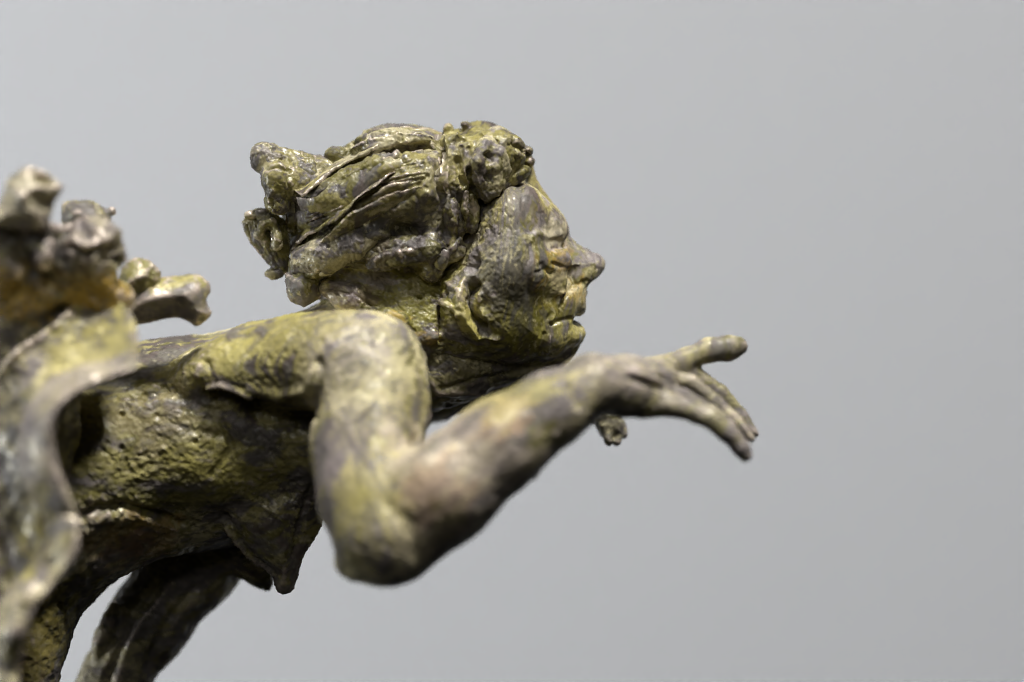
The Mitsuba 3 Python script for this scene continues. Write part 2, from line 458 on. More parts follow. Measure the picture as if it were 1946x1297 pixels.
FACE = [(1012, 300), (1016, 325), (1024, 347), (1046, 378), (1069, 405), (1081, 428), (1083, 441), (1086, 452), (1099, 464), (1121, 475), (1141, 487),
        (1149, 502), (1147, 513), (1133, 522), (1117, 536), (1110, 541), (1114, 550), (1118, 553), (1112, 570), (1105, 593), (1091, 601), (1081, 607), (1098, 609),
        (1115, 629), (1112, 643), (1100, 662), (1092, 680), (1070, 704), (1030, 716), (980, 706), (920, 700), (870, 670), (840, 640), (830, 560), (830, 480), (850, 400), (900, 330), (960, 300)]
face = Relief(FACE, 0, 165, slope=1.35, k=12, smooth=1)
HEAD = [
    face,
    Relief([(862, 500), (900, 450), (985, 425), (1034, 455), (1040, 540), (1032, 630), (990, 690), (910, 682), (862, 645)], -70, 68, slope=2.0, k=46),      # cheek
    Relief([(862, 500), (900, 450), (985, 425), (1034, 455), (1040, 540), (1032, 630), (990, 690), (910, 682), (862, 645)], 70, 68, slope=2.0, k=46, h=6),
    ell(975, 505, -104, (60, 42, 50), 44),                                                     # cheek bone
    ell(886, 590, -78, (54, 56, 82), 9), ell(900, 610, 78, (66, 56, 82), 20),                  # corner of the jaw, ear
    ell(705, 515, 0, (150, 96, 74), 30, rot=-12),                                             # back of the head, nape
    ell(984, 398, -66, (36, 50, 50), 26, rot=-30), ell(975, 430, -92, (50, 44, 60), 40), ell(1058, 590, -48, (36, 28, 42), 26, rot=-20), ell(1048, 640, -50, (34, 28, 38), 22),      # temple, beside the mouth
    ell(1044, 444, -58, (26, 27, 19), 18, rot=-20), ell(1032, 410, -64, (54, 28, 26), 30, rot=-38),   # closed eye under the brow
    ell(1104, 520, -24, (24, 18, 16), 14), ell(1130, 503, 0, (17, 20, 17), 12), ell(1118, 518, -8, (20, 20, 15), 12), ell(1106, 528, -22, (20, 16, 12), 10), ell(1099, 586, -6, (13, 26, 15), 9, rot=30), ell(1088, 556, -26, (26, 26, 34), 18), ell(1050, 494, -78, (36, 20, 26), 24),                 # nostril wing, tip of the nose
    ell(1048, 530, -76, (28, 18, 34), 14, rot=30),                                             # fold beside the nose
    ell(1092, 574, -18, (17, 30, 22), 9, rot=28), ell(1078, 639, -20, (27, 36, 24), 10),       # lips
]
TORSO = [
    *chain([(40, 990, -20, 205), (180, 880, -10, 190), (320, 830, 0, 176), (540, 790, 0, 184)], 50, flat=(1, 1.12, 1)),
    ell(640, 800, 0, (125, 200, 170), 50),
    ell(500, 700, -160, (165, 105, 78), 34, rot=8), ell(500, 700, 160, (165, 105, 78), 34, rot=8),
    ell(420, 850, -130, (130, 80, 110), 40),
    *chain([(150, 1035, -90, 92), (310, 1012, -70, 48)], 26), ell(230, 1000, -105, (110, 56, 40), 30, rot=6),
    Relief([(380, 880), (424, 985), (443, 1028), (474, 1065), (516, 1088), (520, 1118), (538, 1134), (558, 1122), (567, 1100), (576, 1065), (598, 1031), (616, 996), (640, 880)], -108, 62, slope=1.3, k=22, smooth=1, h=4),
    Relief([(330, 960), (350, 1046), (382, 1053), (419, 1078), (443, 1097), (474, 1109), (502, 1124), (518, 1122), (522, 1060), (480, 940)], 60, 54, slope=1.3, k=18, smooth=1, h=4),
    ell(350, 960, 0, (150, 120, 88), 40),
    *chain([(50, 1010, -80, 130), (20, 1200, -80, 104), (10, 1420, -80, 84)], 40),
    ell(122, 1196, -40, (12, 14, 18), 6),
    *chain([(440, 1010, 130, 70), (352, 1085, 130, 84), (278, 1190, 120, 75), (214, 1300, 110, 63), (150, 1420, 100, 60)], 30),
    ell(350, 1130, 60, (26, 16, 70), 16, rot=-38), ell(240, 1210, 52, (14, 14, 80), 12, rot=-30), ell(200, 1200, 60, (16, 20, 60), 12, rot=-20),
]
NECK = [
    *chain([(650, 680, 0, 112), (760, 620, 0, 104), (880, 585, 0, 96)], 40),
    *chain([(740, 720, -20, 92), (860, 700, -20, 62), (990, 690, 0, 42)], 36),
    *chain([(752, 550, -48, 46), (806, 640, -76, 46)], 24),
    *chain([(622, 550, -88, 16), (660, 566, -98, 24), (706, 588, -100, 22)], 16), *chain([(735, 600, -120, 14), (765, 612, -122, 16)], 8), *chain([(795, 640, -112, 14), (825, 642, -112, 15)], 8),
]
ARM = [
    *chain([(500, 690, -160, 76), (585, 690, -205, 86), (640, 690, -240, 92)], 40), *chain([(610, 690, -210, 90), (676, 712, -255, 112), (704, 765, -285, 106), (694, 850, -335, 101), (706, 945, -395, 96), (736, 1012, -430, 99)], 30),
    ell(725, 690, -255, (84, 78, 84), 30, rot=-35),
    *chain([(736, 1012, -430, 99), (845, 932, -440, 98), (950, 845, -435, 86), (1050, 776, -420, 68), (1128, 732, -395, 57)], 24),
    ell(676, 1070, -420, (40, 50, 32), 20), ell(1186, 750, -368, (52, 40, 44), 20),
    *chain([(1128, 731, -390, 57), (1192, 727, -350, 49), (1250, 724, -312, 41)], 18, flat=(1, 1.15, 1)),
    ell(1236, 764, -360, (44, 24, 32), 12, rot=8),
    *chain([(1245, 710, -270, 21), (1316, 710, -225, 17), (1368, 748, -212, 16), (1410, 792, -216, 12.5), (1436, 825, -222, 8)], 5),
    *chain([(1245, 714, -300, 20), (1312, 726, -285, 17), (1360, 767, -280, 15.5), (1398, 800, -282, 13.5), (1428, 833, -288, 9)], 4),
    *chain([(1235, 735, -330, 22), (1300, 754, -330, 18), (1350, 784, -330, 15.5), (1384, 810, -334, 13.5), (1410, 842, -340, 10)], 4),
    *chain([(1230, 765, -350, 26), (1296, 774, -368, 22), (1348, 795, -374, 20), (1384, 824, -374, 18.5), (1408, 852, -370, 17), (1416, 865, -368, 14)], 4),
    *chain([(1180, 712, -320, 32), (1256, 702, -265, 24), (1304, 682, -235, 19), (1346, 666, -222, 22), (1384, 662, -215, 23), (1404, 658, -212, 17)], 12),
]
FAR = [
    *chain([(690, 730, 190, 100), (800, 726, 200, 76), (910, 714, 190, 68), (1010, 725, 150, 52), (1100, 752, 100, 42), (1150, 776, 70, 36)], 26),
    *chain([(1150, 780, 65, 30), (1158, 810, 55, 26)], 10),
    *chain([(1150, 812, 40, 13), (1156, 838, 36, 10)], 5), *chain([(1168, 810, 52, 13), (1172, 838, 48, 10)], 5), *chain([(1178, 806, 66, 12), (1184, 826, 62, 9)], 5),
]
BODY = TORSO + NECK + HEAD + ARM + FAR

v, f = surface_nets(BODY, 6.5)


def near_head(m):
    x, y, z = m.T
    px, py = x + 973, 648.5 - z
    head = (px > 560) & (px < 1170) & (py > 280) & (py < 720) & (y < 40) & (y > -260)
    arm = y < -300
    back = (px > 240) & (px < 640) & (py < 1000) & (y < -60) & ~arm
    return np.where(head, 2.0, np.where(back, 3.0, np.where(arm, 4.4, 4.4)))


v, f = refine(v, f, near_head)
v = project(BODY, v)
n = normals(v, f)
CUTS = [
    # mouth, nostril and eye
    ([(1082, 607), (1062, 611), (1046, 616)], -40, 4, -4), ([(1110, 541), (1096, 541)], -25, 4, -3), ([(1114, 534), (1106, 536)], -20, 3.5, -4),
    ([(1088, 544), (1072, 566), (1056, 592), (1042, 606)], -60, 5, -4), ([(1072, 468), (1052, 472)], -75, 5, -5),
    ([(1070, 558), (1058, 588), (1048, 610)], -55, 5, 7), ([(1044, 640), (1040, 668)], -60, 4, 7), ([(1034, 636), (1030, 672)], -65, 4, -6),
    ([(1062, 446), (1040, 452), (1022, 446)], -75, 7, 5), ([(1096, 508), (1086, 524), (1090, 538)], -35, 5, -6),
    ([(1030, 505), (1046, 520)], -80, 6, -6), ([(1052, 502), (1066, 508)], -80, 4, -5), ([(1020, 520), (1034, 516)], -85, 4, -4),
    ([(1010, 470), (1002, 520), (1006, 560)], -110, 9, -5), ([(985, 350), (1000, 400), (1004, 440)], -100, 10, -5),
    # ear
    ([(890, 520), (880, 545), (874, 570), (880, 595), (896, 618), (908, 640)], -150, 9, 14), ([(897, 545), (893, 575), (902, 605), (918, 625)], -140, 11, -30),
    ([(912, 560), (905, 585), (918, 600)], -140, 8, 12), ([(925, 545), (938, 570), (934, 600), (925, 630)], -145, 6, 5), ([(862, 600), (875, 640), (895, 660)], -120, 6, -8),
    ([(850, 540), (868, 552)], -130, 5, 7), ([(840, 575), (862, 585), (870, 600)], -130, 4, 7), ([(834, 520), (833, 580), (838, 650)], -115, 5, -10), ([(905, 495), (898, 512)], -150, 7, -16), ([(920, 640), (945, 645)], -140, 5, 8),
    # nape
    ([(616, 545), (650, 548), (690, 570), (720, 580)], -115, 5, -7), ([(640, 556), (652, 572)], -120, 4, -5), ([(670, 560), (690, 575), (684, 588)], -120, 4, 5), ([(700, 568), (716, 590)], -120, 4, -6),
    # jaw, throat
    ([(850, 676), (900, 690), (960, 700), (1010, 702)], -70, 8, -9), ([(800, 700), (830, 745), (920, 750)], -80, 7, 5), ([(840, 740), (900, 722), (980, 712)], -70, 5, -5),
    # shoulder blade, hollow under it and ribs
    ([(475, 742), (530, 752), (590, 742), (606, 705)], -250, 10, 10), ([(470, 775), (540, 800), (596, 800)], -220, 18, -20), ([(395, 738), (420, 732), (480, 750)], -230, 4.5, 11), ([(395, 752), (430, 752), (478, 774)], -220, 10, -26),
    ([(380, 700), (376, 712)], -240, 9, 9), ([(392, 690), (396, 700)], -240, 6, -9), ([(300, 790), (350, 815), (420, 830)], -220, 8, -5), ([(420, 800), (440, 850), (400, 905)], -220, 5, -6), ([(610, 690), (604, 740), (597, 790)], -280, 8, -12),
    # belly folds
    ([(140, 992), (190, 964), (250, 960), (300, 980), (345, 1002)], -160, 7, -12), ([(160, 1012), (200, 986), (260, 982), (330, 1010)], -160, 12, 5), ([(425, 992), (444, 1028), (474, 1065), (520, 1092)], -120, 5, 5), ([(430, 985), (470, 1050), (515, 1085)], -120, 9, -6), ([(590, 930), (570, 1000), (556, 1060)], -150, 7, -8),
    ([(270, 760), (320, 740), (360, 760)], -200, 10, -7),
    # far leg
    ([(330, 1110), (270, 1170), (235, 1240), (225, 1300)], 40, 12, 6), ([(300, 1120), (245, 1190), (205, 1290)], 40, 9, -11), ([(370, 1120), (320, 1180), (280, 1270)], 40, 10, -9), ([(215, 1180), (200, 1240)], 40, 8, 4),
    # elbow and wrist
    ([(795, 838), (770, 880), (745, 905)], -470, 12, -9), ([(740, 960), (780, 1000), (790, 1050)], -500, 14, -7), ([(1080, 730), (1100, 770)], -450, 8, -6), ([(1160, 700), (1150, 750), (1140, 790)], -440, 8, -2),
    ([(1190, 705), (1250, 725), (1290, 750)], -410, 5, 6), ([(1205, 700), (1262, 712)], -400, 4, 5), ([(1200, 720), (1260, 742)], -410, 6, -6),
]
v = v + n * carve(v, n, CUTS)[:, None]
thin = np.clip((v[:, 0] - (1210 - 973)) / 100, 0, 1) * (v[:, 1] < -180)
on_face = step(930 - 973, 980 - 973, v[:, 0]) * step(-90, -60, v[:, 2]) * step(-300, -260, v[:, 1])
STROKE = np.tile([1.0, 0, 0], (len(v), 1))                             # which way the tool and the brush went: along the body and each limb, down the face
in_arm = step(-240, -300, v[:, 1])[:, None]
fore = step(-230, -170, v[:, 0] + 0.5 * (v[:, 2] + 330))[:, None]
STROKE = STROKE * (1 - in_arm) + in_arm * (fore * np.array([0.82, 0, 0.57]) + (1 - fore) * np.array([0.08, 0, 1.0]))
STROKE = STROKE * (1 - on_face[:, None]) + on_face[:, None] * np.array([0.12, 0, 1.0])
STROKE /= np.linalg.norm(STROKE, axis=1, keepdims=True)
GRAIN = v - (0.55 + 0.22 * in_arm + 0.1 * on_face[:, None]) * (v * STROKE).sum(1, keepdims=True) * STROKE
v = roughen(v, f, (1 - 0.35 * thin) * (1 - 0.45 * on_face), 3, brush=GRAIN, smooth=(1 - 0.7 * on_face) * (1 - 0.5 * step(-330, -380, v[:, 1])))
put(ST + '__body', v, f, seed=2, grain=GRAIN, wear=0.6, tone=1.0, matt=0.04 + 0.14 * step(-180, -260, v[:, 1]), zones=[
    ('ochre', (1050, 530, -60), (75, 120, 60), 0.55), ('cream', (1062, 535, -70), (38, 60, 34), 0.7), ('olive', (990, 610, -100), (110, 140, 70), 0.8), ('khaki', (1075, 640, -20), (50, 90, 40), 0.8),
    ('coal', (970, 525, -150), (44, 120, 100), 0.65), ('grey', (930, 510, -150), (44, 120, 90), 0.4), ('coal', (990, 560, -140), (30, 120, 90), 0.5), ('plum', (1030, 395, -60), (80, 120, 70), 0.45), ('grey', (990, 390, -90), (30, 90, 70), 0.5), ('khaki', (1050, 385, -30), (50, 90, 60), 0.5), ('lilac', (1135, 500, 0), (30, 60, 25), 0.8), ('lilac', (1040, 440, -80), (48, 70, 34), 0.8), ('cream', (1044, 440, -80), (36, 60, 24), 0.6),
    ('khaki', (885, 600, -140), (32, 60, 60), 0.8), ('olive', (780, 570, -80), (80, 120, 90), 0.9), ('plum', (655, 565, -110), (70, 60, 30), 0.6), ('ochre', (755, 606, -120), (24, 60, 18), 0.55), ('ochre', (812, 642, -112), (24, 60, 15), 0.5),
    ('coal', (880, 720, -60), (140, 140, 70), 0.6), ('khaki', (700, 720, -340), (130, 160, 130), 0.25), ('lilac', (640, 860, -440), (50, 120, 120), 0.6), ('cream', (700, 690, -340), (110, 140, 110), 0.6), ('lilac', (640, 660, -360), (90, 140, 60), 0.6), ('khaki', (560, 640, -240), (120, 160, 60), 0.6),  # coal zone paints shade under the jaw
    ('coal', (520, 880, -200), (140, 200, 150), 0.2), ('olive', (300, 900, -220), (160, 160, 110), 0.7), ('khaki', (300, 850, -200), (170, 160, 90), 0.35), ('plum', (300, 800, -200), (90, 160, 50), 0.4), ('rust', (250, 1030, -160), (90, 120, 50), 0.45),  # coal zone paints shade on the flank below the shoulder
    ('buff', (900, 850, -500), (190, 140, 110), 0.75), ('coal', (1330, 770, -320), (150, 160, 100), 0.4), ('khaki', (1300, 700, -270), (120, 100, 50), 0.15), ('coal', (1400, 665, -215), (34, 50, 22), 0.5), ('olive', (1220, 750, -400), (80, 120, 60), 0.5), ('rust', (975, 790, -490), (70, 120, 40), 0.5), ('rust', (830, 940, -520), (60, 120, 40), 0.4), ('lilac', (1150, 720, -400), (80, 120, 60), 0.6), ('khaki', (960, 750, -430), (150, 140, 50), 0.6), ('plum', (850, 1000, -480), (150, 180, 60), 0.4),
    ('khaki', (690, 960, -500), (60, 120, 90), 0.6), ('lilac', (1280, 730, -380), (120, 140, 50), 0.5), ('coal', (1165, 820, 50), (40, 60, 50), 0.8), ('coal', (250, 1200, 60), (150, 160, 200), 0.4), ('ochre', (60, 1230, -160), (60, 120, 120), 0.5), ('khaki', (80, 1200, -160), (60, 120, 120), 0.6)])  # first coal zone paints the shaded fingertips of the far hand

# ---------------------------------------------------------------- hair
CAP = [(600, 306), (640, 284), (670, 270), (690, 252), (731, 236), (767, 235), (801, 238), (835, 252), (847, 246), (877, 243), (891, 231), (919, 228), (952, 238), (985, 260), (1003, 280),
       (1010, 294), (1010, 312), (985, 340), (964, 385), (935, 430), (905, 470), (900, 520), (860, 560), (780, 580), (680, 580), (620, 570), (580, 566), (556, 552), (547, 511), (554, 475), (545, 440), (530, 400), (516, 372), (520, 335), (560, 308)]
cap = Relief(CAP, 0, 180, slope=2.6, k=12, smooth=2)


def on_hair(px, py, off=0.0):
    """A point off units in front of the hair mass."""
    y = -150.0
    for _ in range(3):
        q = P(px, py, y)
        y = -float(cap.half(np.array([q[0]]), np.array([q[2]]))[0])
    return P(px, py, y - off)


TUFT = [(458, 422), (470, 403), (490, 394), (515, 396), (545, 420), (552, 470), (548, 520), (529, 523), (512, 517), (516, 508), (507, 503), (493, 484), (476, 464), (465, 440)]


def strand(pts, k=10, flat=None):
    """pts: (px, py, off, radius): a lock whose axis runs off units in front of the hair mass."""
    c = [(on_hair(x, z, o), r) for x, z, o, r in pts]
    return [Cone(p, ra, q, rb, k, flat=flat) for (p, ra), (q, rb) in zip(c[:-1], c[1:])]


def blob(px, py, off, r, k=10, op='+', rot=0.0):
    return Ell(on_hair(px, py, off), r, k, op, rot)


HAIR = [
    cap,
    Relief([(815, 362), (750, 378), (704, 398), (668, 418), (640, 444), (612, 472), (585, 500), (556, 540), (556, 590), (700, 660), (980, 660), (980, 520), (920, 500), (880, 500), (850, 470), (856, 420), (846, 380)], -262, 162, slope=6, k=8, op='-', smooth=1),
    blob(940, 290, -10, (60, 40, 44), 24), blob(760, 272, -6, (86, 30, 22), 30, rot=6), blob(868, 310, -4, (46, 26, 56), 22), blob(800, 340, 0, (46, 22, 40), 20), blob(720, 262, 0, (50, 26, 14), 16, rot=12),
    ell(853, 246, -10, (11, 12, 12), 6), ell(884, 238, -20, (11, 12, 9), 6), ell(640, 296, -30, (24, 26, 18), 10), ell(1000, 288, -20, (12, 30, 10), 6), ell(1006, 308, -24, (9, 20, 9), 6), ell(978, 340, -70, (34, 26, 12), 14, rot=38),
    # the swelling lock over the ear and those under it
    *strand([(592, 384, -8, 18), (625, 368, -6, 24), (665, 346, -4, 27), (715, 326, -4, 27), (765, 318, -8, 26), (806, 322, -14, 26)], 14),
    *strand([(566, 420, -12, 16), (610, 410, -10, 18), (650, 392, -10, 14)], 14),
    *chain([(580, 322, -40, 32), (540, 308, -50, 24), (504, 298, -60, 26), (498, 308, -60, 22)], 14),
    *chain([(570, 345, -60, 34), (528, 338, -82, 29), (530, 385, -76, 22)], 12), ell(514, 388, -60, (10, 12, 16), 5),
    Relief(TUFT, -30, 26, slope=1.3, k=8, smooth=1), *chain([(494, 444, -60, 8), (502, 428, -64, 8), (518, 424, -64, 8), (526, 456, -66, 11)], 6),
    *strand([(580, 501, -4, 30), (620, 486, -10, 32), (670, 464, -20, 30), (720, 440, -34, 28)], 14),
    Relief([(542, 520), (545, 556), (553, 574), (578, 584), (606, 566), (608, 530), (580, 514)], -80, 52, slope=2.0, k=8, smooth=0),
    *strand([(722, 491, -6, 25), (752, 487, -8, 31), (810, 476, -14, 32)], 8), blob(822, 514, 0, (23, 26, 24), 8), blob(848, 474, -4, (40, 26, 30), 14),
    blob(868, 420, 0, (22, 22, 40), 10), blob(892, 402, 0, (24, 26, 42), 8), blob(900, 496, 0, (30, 26, 22), 12), blob(930, 330, 0, (36, 24, 50), 12),
    # hollows
    blob(770, 284, 4, (56, 30, 9), 8, '-', 10), blob(640, 332, 0, (60, 24, 8), 8, '-', 34), blob(650, 425, 4, (80, 18, 7), 6, '-', 32), blob(938, 384, 6, (16, 26, 14), 8, '-'),
]
v, f = surface_nets(HAIR, 5.0)
v, f = refine(v, f, lambda m: np.where(m[:, 1] < 30, 2.0, 5.0))
v = project(HAIR, v)
n = normals(v, f)
rng = np.random.default_rng(5)
CUTS = [
    ([(830, 260), (838, 300), (834, 345), (842, 372)], -150, 8, -22), ([(845, 262), (850, 300), (846, 350)], -150, 7, 8), ([(870, 305), (872, 335), (882, 350)], -165, 7, -16), ([(893, 322), (897, 335)], -180, 6, -18),
    ([(905, 345), (900, 368), (915, 400)], -180, 9, -14), ([(930, 372), (945, 392)], -170, 10, -16), ([(862, 270), (880, 262)], -120, 5, -10), ([(780, 250), (815, 248), (836, 252)], -60, 4, -8), ([(975, 275), (1000, 290)], -70, 6, -10),
    ([(926, 290), (930, 296)], -220, 5, -9), ([(945, 284), (950, 290)], -220, 5, -9), ([(916, 318), (924, 322)], -220, 5, -9), ([(932, 332), (940, 338)], -220, 5, -8), ([(900, 438), (880, 455)], -180, 6, -12), ([(860, 448), (845, 470)], -170, 7, -12),
    ([(895, 424), (902, 428)], -215, 4, -7), ([(885, 390), (890, 402)], -215, 3, -5), ([(740, 525), (780, 516), (812, 504)], -150, 5, -10), ([(700, 500), (730, 512)], -140, 6, -8),
    ([(640, 520), (700, 530), (760, 525)], -130, 14, -14), ([(560, 500), (575, 488), (596, 490), (604, 506), (590, 522), (566, 522)], -180, 4, 5), ([(548, 385), (546, 416), (547, 440)], -90, 3, 6), ([(553, 390), (553, 440)], -100, 5, -7),
    ([(660, 430), (720, 420), (780, 440)], -170, 16, -9), ([(700, 470), (760, 455), (800, 450)], -170, 8, -8), ([(472, 420), (478, 446), (494, 480), (506, 496)], -50, 6, -10), ([(486, 404), (505, 406)], -50, 5, -7), ([(512, 440), (516, 470), (530, 500)], -60, 7, -9), ([(575, 322), (600, 340), (570, 360)], -90, 5, -6), ([(505, 322), (525, 316), (550, 325)], -110, 4, -7), ([(540, 345), (550, 370)], -110, 5, 5),
]
for t in np.linspace(0, 1, 13):                                        # combed grooves along the swept back locks
    o, w_ = rng.uniform(-4, 4), rng.uniform(2.2, 4)
    CUTS.append(([(600 - 20 * t + o, 372 + 52 * t), (650 + o, 344 + 52 * t), (700, 318 + 50 * t), (750, 302 + 48 * t), (802 + o, 294 + 46 * t)], -150, w_, rng.choice([-4.5, -3, 3.5])))
for t in np.linspace(0, 1, 6):
    CUTS.append(([(650 + 14 * t, 290 - 22 * t), (700, 268 - 14 * t), (760, 256 - 10 * t), (836, 256 - 4 * t)], -110, rng.uniform(2.5, 4), rng.choice([-4, 3])))
for _ in range(60):                                                   # dabs of the modelling tool on crown and fringe
    x, z = rng.uniform(680, 1000), rng.uniform(240, 400)
    a, l = rng.uniform(0.6, 2.4), rng.uniform(6, 26)
    CUTS.append(([(x, z), (x + l * math.cos(a), z + l * math.sin(a))], -140, rng.uniform(3, 5.5), rng.choice([-5, -3, 3, 4])))
v = v + n * carve(v, n, CUTS)[:, None]
v = roughen(v, f, 0.8, 21, crack=0.25)
HZ = [('coal', (700, 440, -170), (150, 120, 70), 0.55), ('khaki', (930, 270, -80), (110, 160, 70), 0.6), ('bare', (893, 405, -205), (18, 30, 40), 0.7), ('cream', (580, 500, -170), (36, 60, 32), 0.6), ('olive', (520, 440, -60), (80, 120, 60), 0.6), ('olive', (660, 340, -140), (120, 120, 50), 0.5)]  # coal paints shade under the overhanging locks; bare adds a glint to the tuft
put(ST + '__hair', v, f, seed=9, pale=-0.08, tone=0.7, zones=HZ, wear=1.0)



def piece(name, prims, amp=1.0, cuts=(), want=2.0, h=3.4, **how):
    v, f = surface_nets(prims, h)
    v, f = refine(v, f, lambda m: np.full(len(m), want))
    v = project(prims, v)
    n = normals(v, f)
    v = v + n * carve(v, n, cuts)[:, None]
    put(f'{ST}__{name}', roughen(v, f, amp, how.get('seed', 0) + 200, big=0.5, crack=0.25), f, **how)


piece('hair__knot', [
    *chain([(610, 330, -30, 34), (565, 318, -46, 29), (530, 308, -50, 22)], 12),
    Relief([(474, 299), (475, 285), (485, 274), (505, 272), (533, 285), (566, 299), (566, 335), (520, 338), (500, 346), (486, 320)], -66, 27, slope=2.6, k=8, smooth=1),
    *chain([(590, 352, -50, 34), (545, 342, -76, 30), (526, 340, -84, 29), (530, 385, -76, 23)], 9), ell(514, 386, -60, (11, 14, 18), 5),
    ell(494, 304, -104, (17, 18, 22), 4, '-', 20)],
    cuts=[([(478, 302), (479, 286), (490, 277), (507, 276)], -86, 3, 3), ([(505, 322), (525, 316), (550, 325)], -100, 4, -7), ([(552, 345), (556, 372)], -100, 5, 5), ([(520, 400), (512, 376), (520, 362)], -90, 4, 4), ([(540, 300), (530, 312)], -80, 3, -4)], seed=101, tone=0.66, zones=[('olive', (525, 350, -90), (40, 60, 40), 0.6), ('lilac', (490, 300, -80), (30, 60, 24), 0.6)])
piece('hair__knot_001', [
    Relief(TUFT, -24, 24, slope=1.6, k=5, smooth=0), ell(520, 520, -30, (20, 16, 12), 6), ell(476, 410, -50, (12, 14, 10), 5), Ell(P(500, 462, -66), (17, 26, 34), 6, '-', rot=-28),
    *chain([(492, 446, -52, 9), (500, 428, -58, 8), (517, 423, -58, 9), (524, 442, -60, 9), (526, 466, -58, 11)], 5)],
    cuts=[([(486, 404), (505, 408)], -50, 5, -6), ([(512, 440), (514, 456)], -66, 3, -4)], seed=102, tone=0.6)
RINGS = []
for _ in range(26):                                                   # ring marks round the rolled lock
    t = rng.uniform(0.2, 1)
    x, z = 590 + 130 * t, 498 - 42 * t
    RINGS.append(([(x - 3, z - 26), (x + 5, z), (x + 6, z + 24)], -150, 1.8, rng.uniform(-0.8, -0.25)))
piece('hair__rolled_lock', [
    *strand([(579, 502, 2, 33), (620, 485, -4, 34), (670, 462, -12, 31), (735, 430, -56, 26)], 12),
    Relief([(542, 520), (545, 556), (553, 574), (578, 584), (606, 566), (608, 530), (580, 514)], -80, 52, slope=2.0, k=6, smooth=0),
    Cone(on_hair(552, 507, 50), 23, on_hair(590, 496, 16), 13, 5, '-')],
    cuts=RINGS + [([(552, 524), (570, 530), (592, 528), (606, 518)], -120, 4, -7), ([(556, 484), (580, 474), (604, 478)], -120, 4, 4)], amp=1.2, seed=103, tone=0.66, zones=[('cream', (580, 500, -150), (44, 60, 34), 0.7)])
piece('hair__tongue_lock', [Relief([(692, 500), (699, 478), (712, 460), (740, 450), (790, 446), (840, 450), (852, 480), (800, 500), (760, 510), (725, 520), (702, 518)], -125, 50, slope=1.8, k=5, smooth=1), blob(822, 514, 0, (23, 26, 25), 6), *strand([(815, 480, 0, 24), (850, 470, 0, 22)], 8)],
    cuts=[([(700, 486), (730, 472), (780, 470)], -170, 5, -6), ([(735, 500), (770, 494), (800, 498)], -170, 4, -5), ([(752, 460), (762, 486), (756, 508)], -170, 4, 4), ([(720, 470), (724, 500)], -170, 3.5, -4), ([(790, 455), (796, 480), (808, 495)], -170, 5, -6), ([(740, 525), (780, 518), (812, 506)], -130, 5, -6), ([(810, 500), (826, 498), (842, 506)], -150, 4, -6), ([(770, 468), (800, 480)], -150, 4, -4)], amp=1.5, seed=104, tone=0.5, zones=[('plum', (760, 490, -150), (60, 60, 34), 0.6)])
piece('hair__curl', [
    *strand([(962, 262, 18, 14), (944, 258, 28, 17), (920, 276, 36, 15), (907, 308, 40, 14), (909, 340, 40, 12), (922, 368, 32, 12), (938, 386, 24, 9)], 6),
    *strand([(948, 290, 36, 14), (957, 322, 34, 14), (948, 356, 30, 15), (934, 378, 24, 11)], 6), *strand([(915, 322, 36, 9), (935, 316, 38, 10), (952, 300, 36, 9)], 5), *strand([(914, 350, 34, 8), (932, 344, 36, 9), (950, 340, 34, 9)], 5),
    blob(934, 322, 22, (28, 18, 54), 12)],
    cuts=[([(926, 290), (932, 300)], -215, 5, -8), ([(924, 334), (928, 338)], -215, 4, -6), ([(905, 330), (915, 360), (930, 376)], -215, 3, 3)], seed=105, tone=0.85, pale=0.15, zones=[('khaki', (950, 265, -210), (30, 60, 20), 0.7), ('lilac', (930, 330, -220), (40, 60, 60), 0.6)])
piece('hair__tuft', [
    blob(893, 402, 16, (18, 22, 42), 6, rot=6), *strand([(886, 366, 30, 5), (883, 400, 38, 6), (894, 436, 34, 6)], 4), *strand([(896, 372, 34, 4), (901, 408, 40, 6), (909, 432, 34, 6)], 4), *strand([(884, 430, 36, 6), (898, 420, 42, 6), (910, 426, 36, 6)], 4),
    *strand([(854, 372, 16, 4), (850, 394, 24, 5), (859, 418, 28, 5), (870, 444, 20, 4)], 4), blob(858, 410, 8, (14, 16, 36), 8), blob(848, 455, 6, (22, 18, 20), 8)],
    seed=106, tone=0.8, wear=1.6, want=1.7, h=2.8, zones=[('bare', (895, 405, -200), (24, 60, 46), 0.7), ('bare', (858, 410, -200), (14, 60, 50), 0.6)])  # bare zones paint highlights onto the worn tuft
piece('hair__shard', [*strand([(845, 493, 30, 4), (859, 474, 38, 7), (873, 455, 40, 5)], 4), blob(838, 490, 14, (16, 14, 24), 6)], amp=0.5, seed=107, tone=0.9, want=1.7, h=2.5, wear=1.5, zones=[('bare', (862, 472, -200), (24, 60, 30), 0.5)])  # bare zone paints a glint on the shard
piece('hair__shard_001', [*strand([(878, 508, 16, 9), (902, 475, 40, 9), (924, 435, 56, 3)], 5)], amp=0.6, seed=108, tone=0.7, want=1.7, h=2.5)

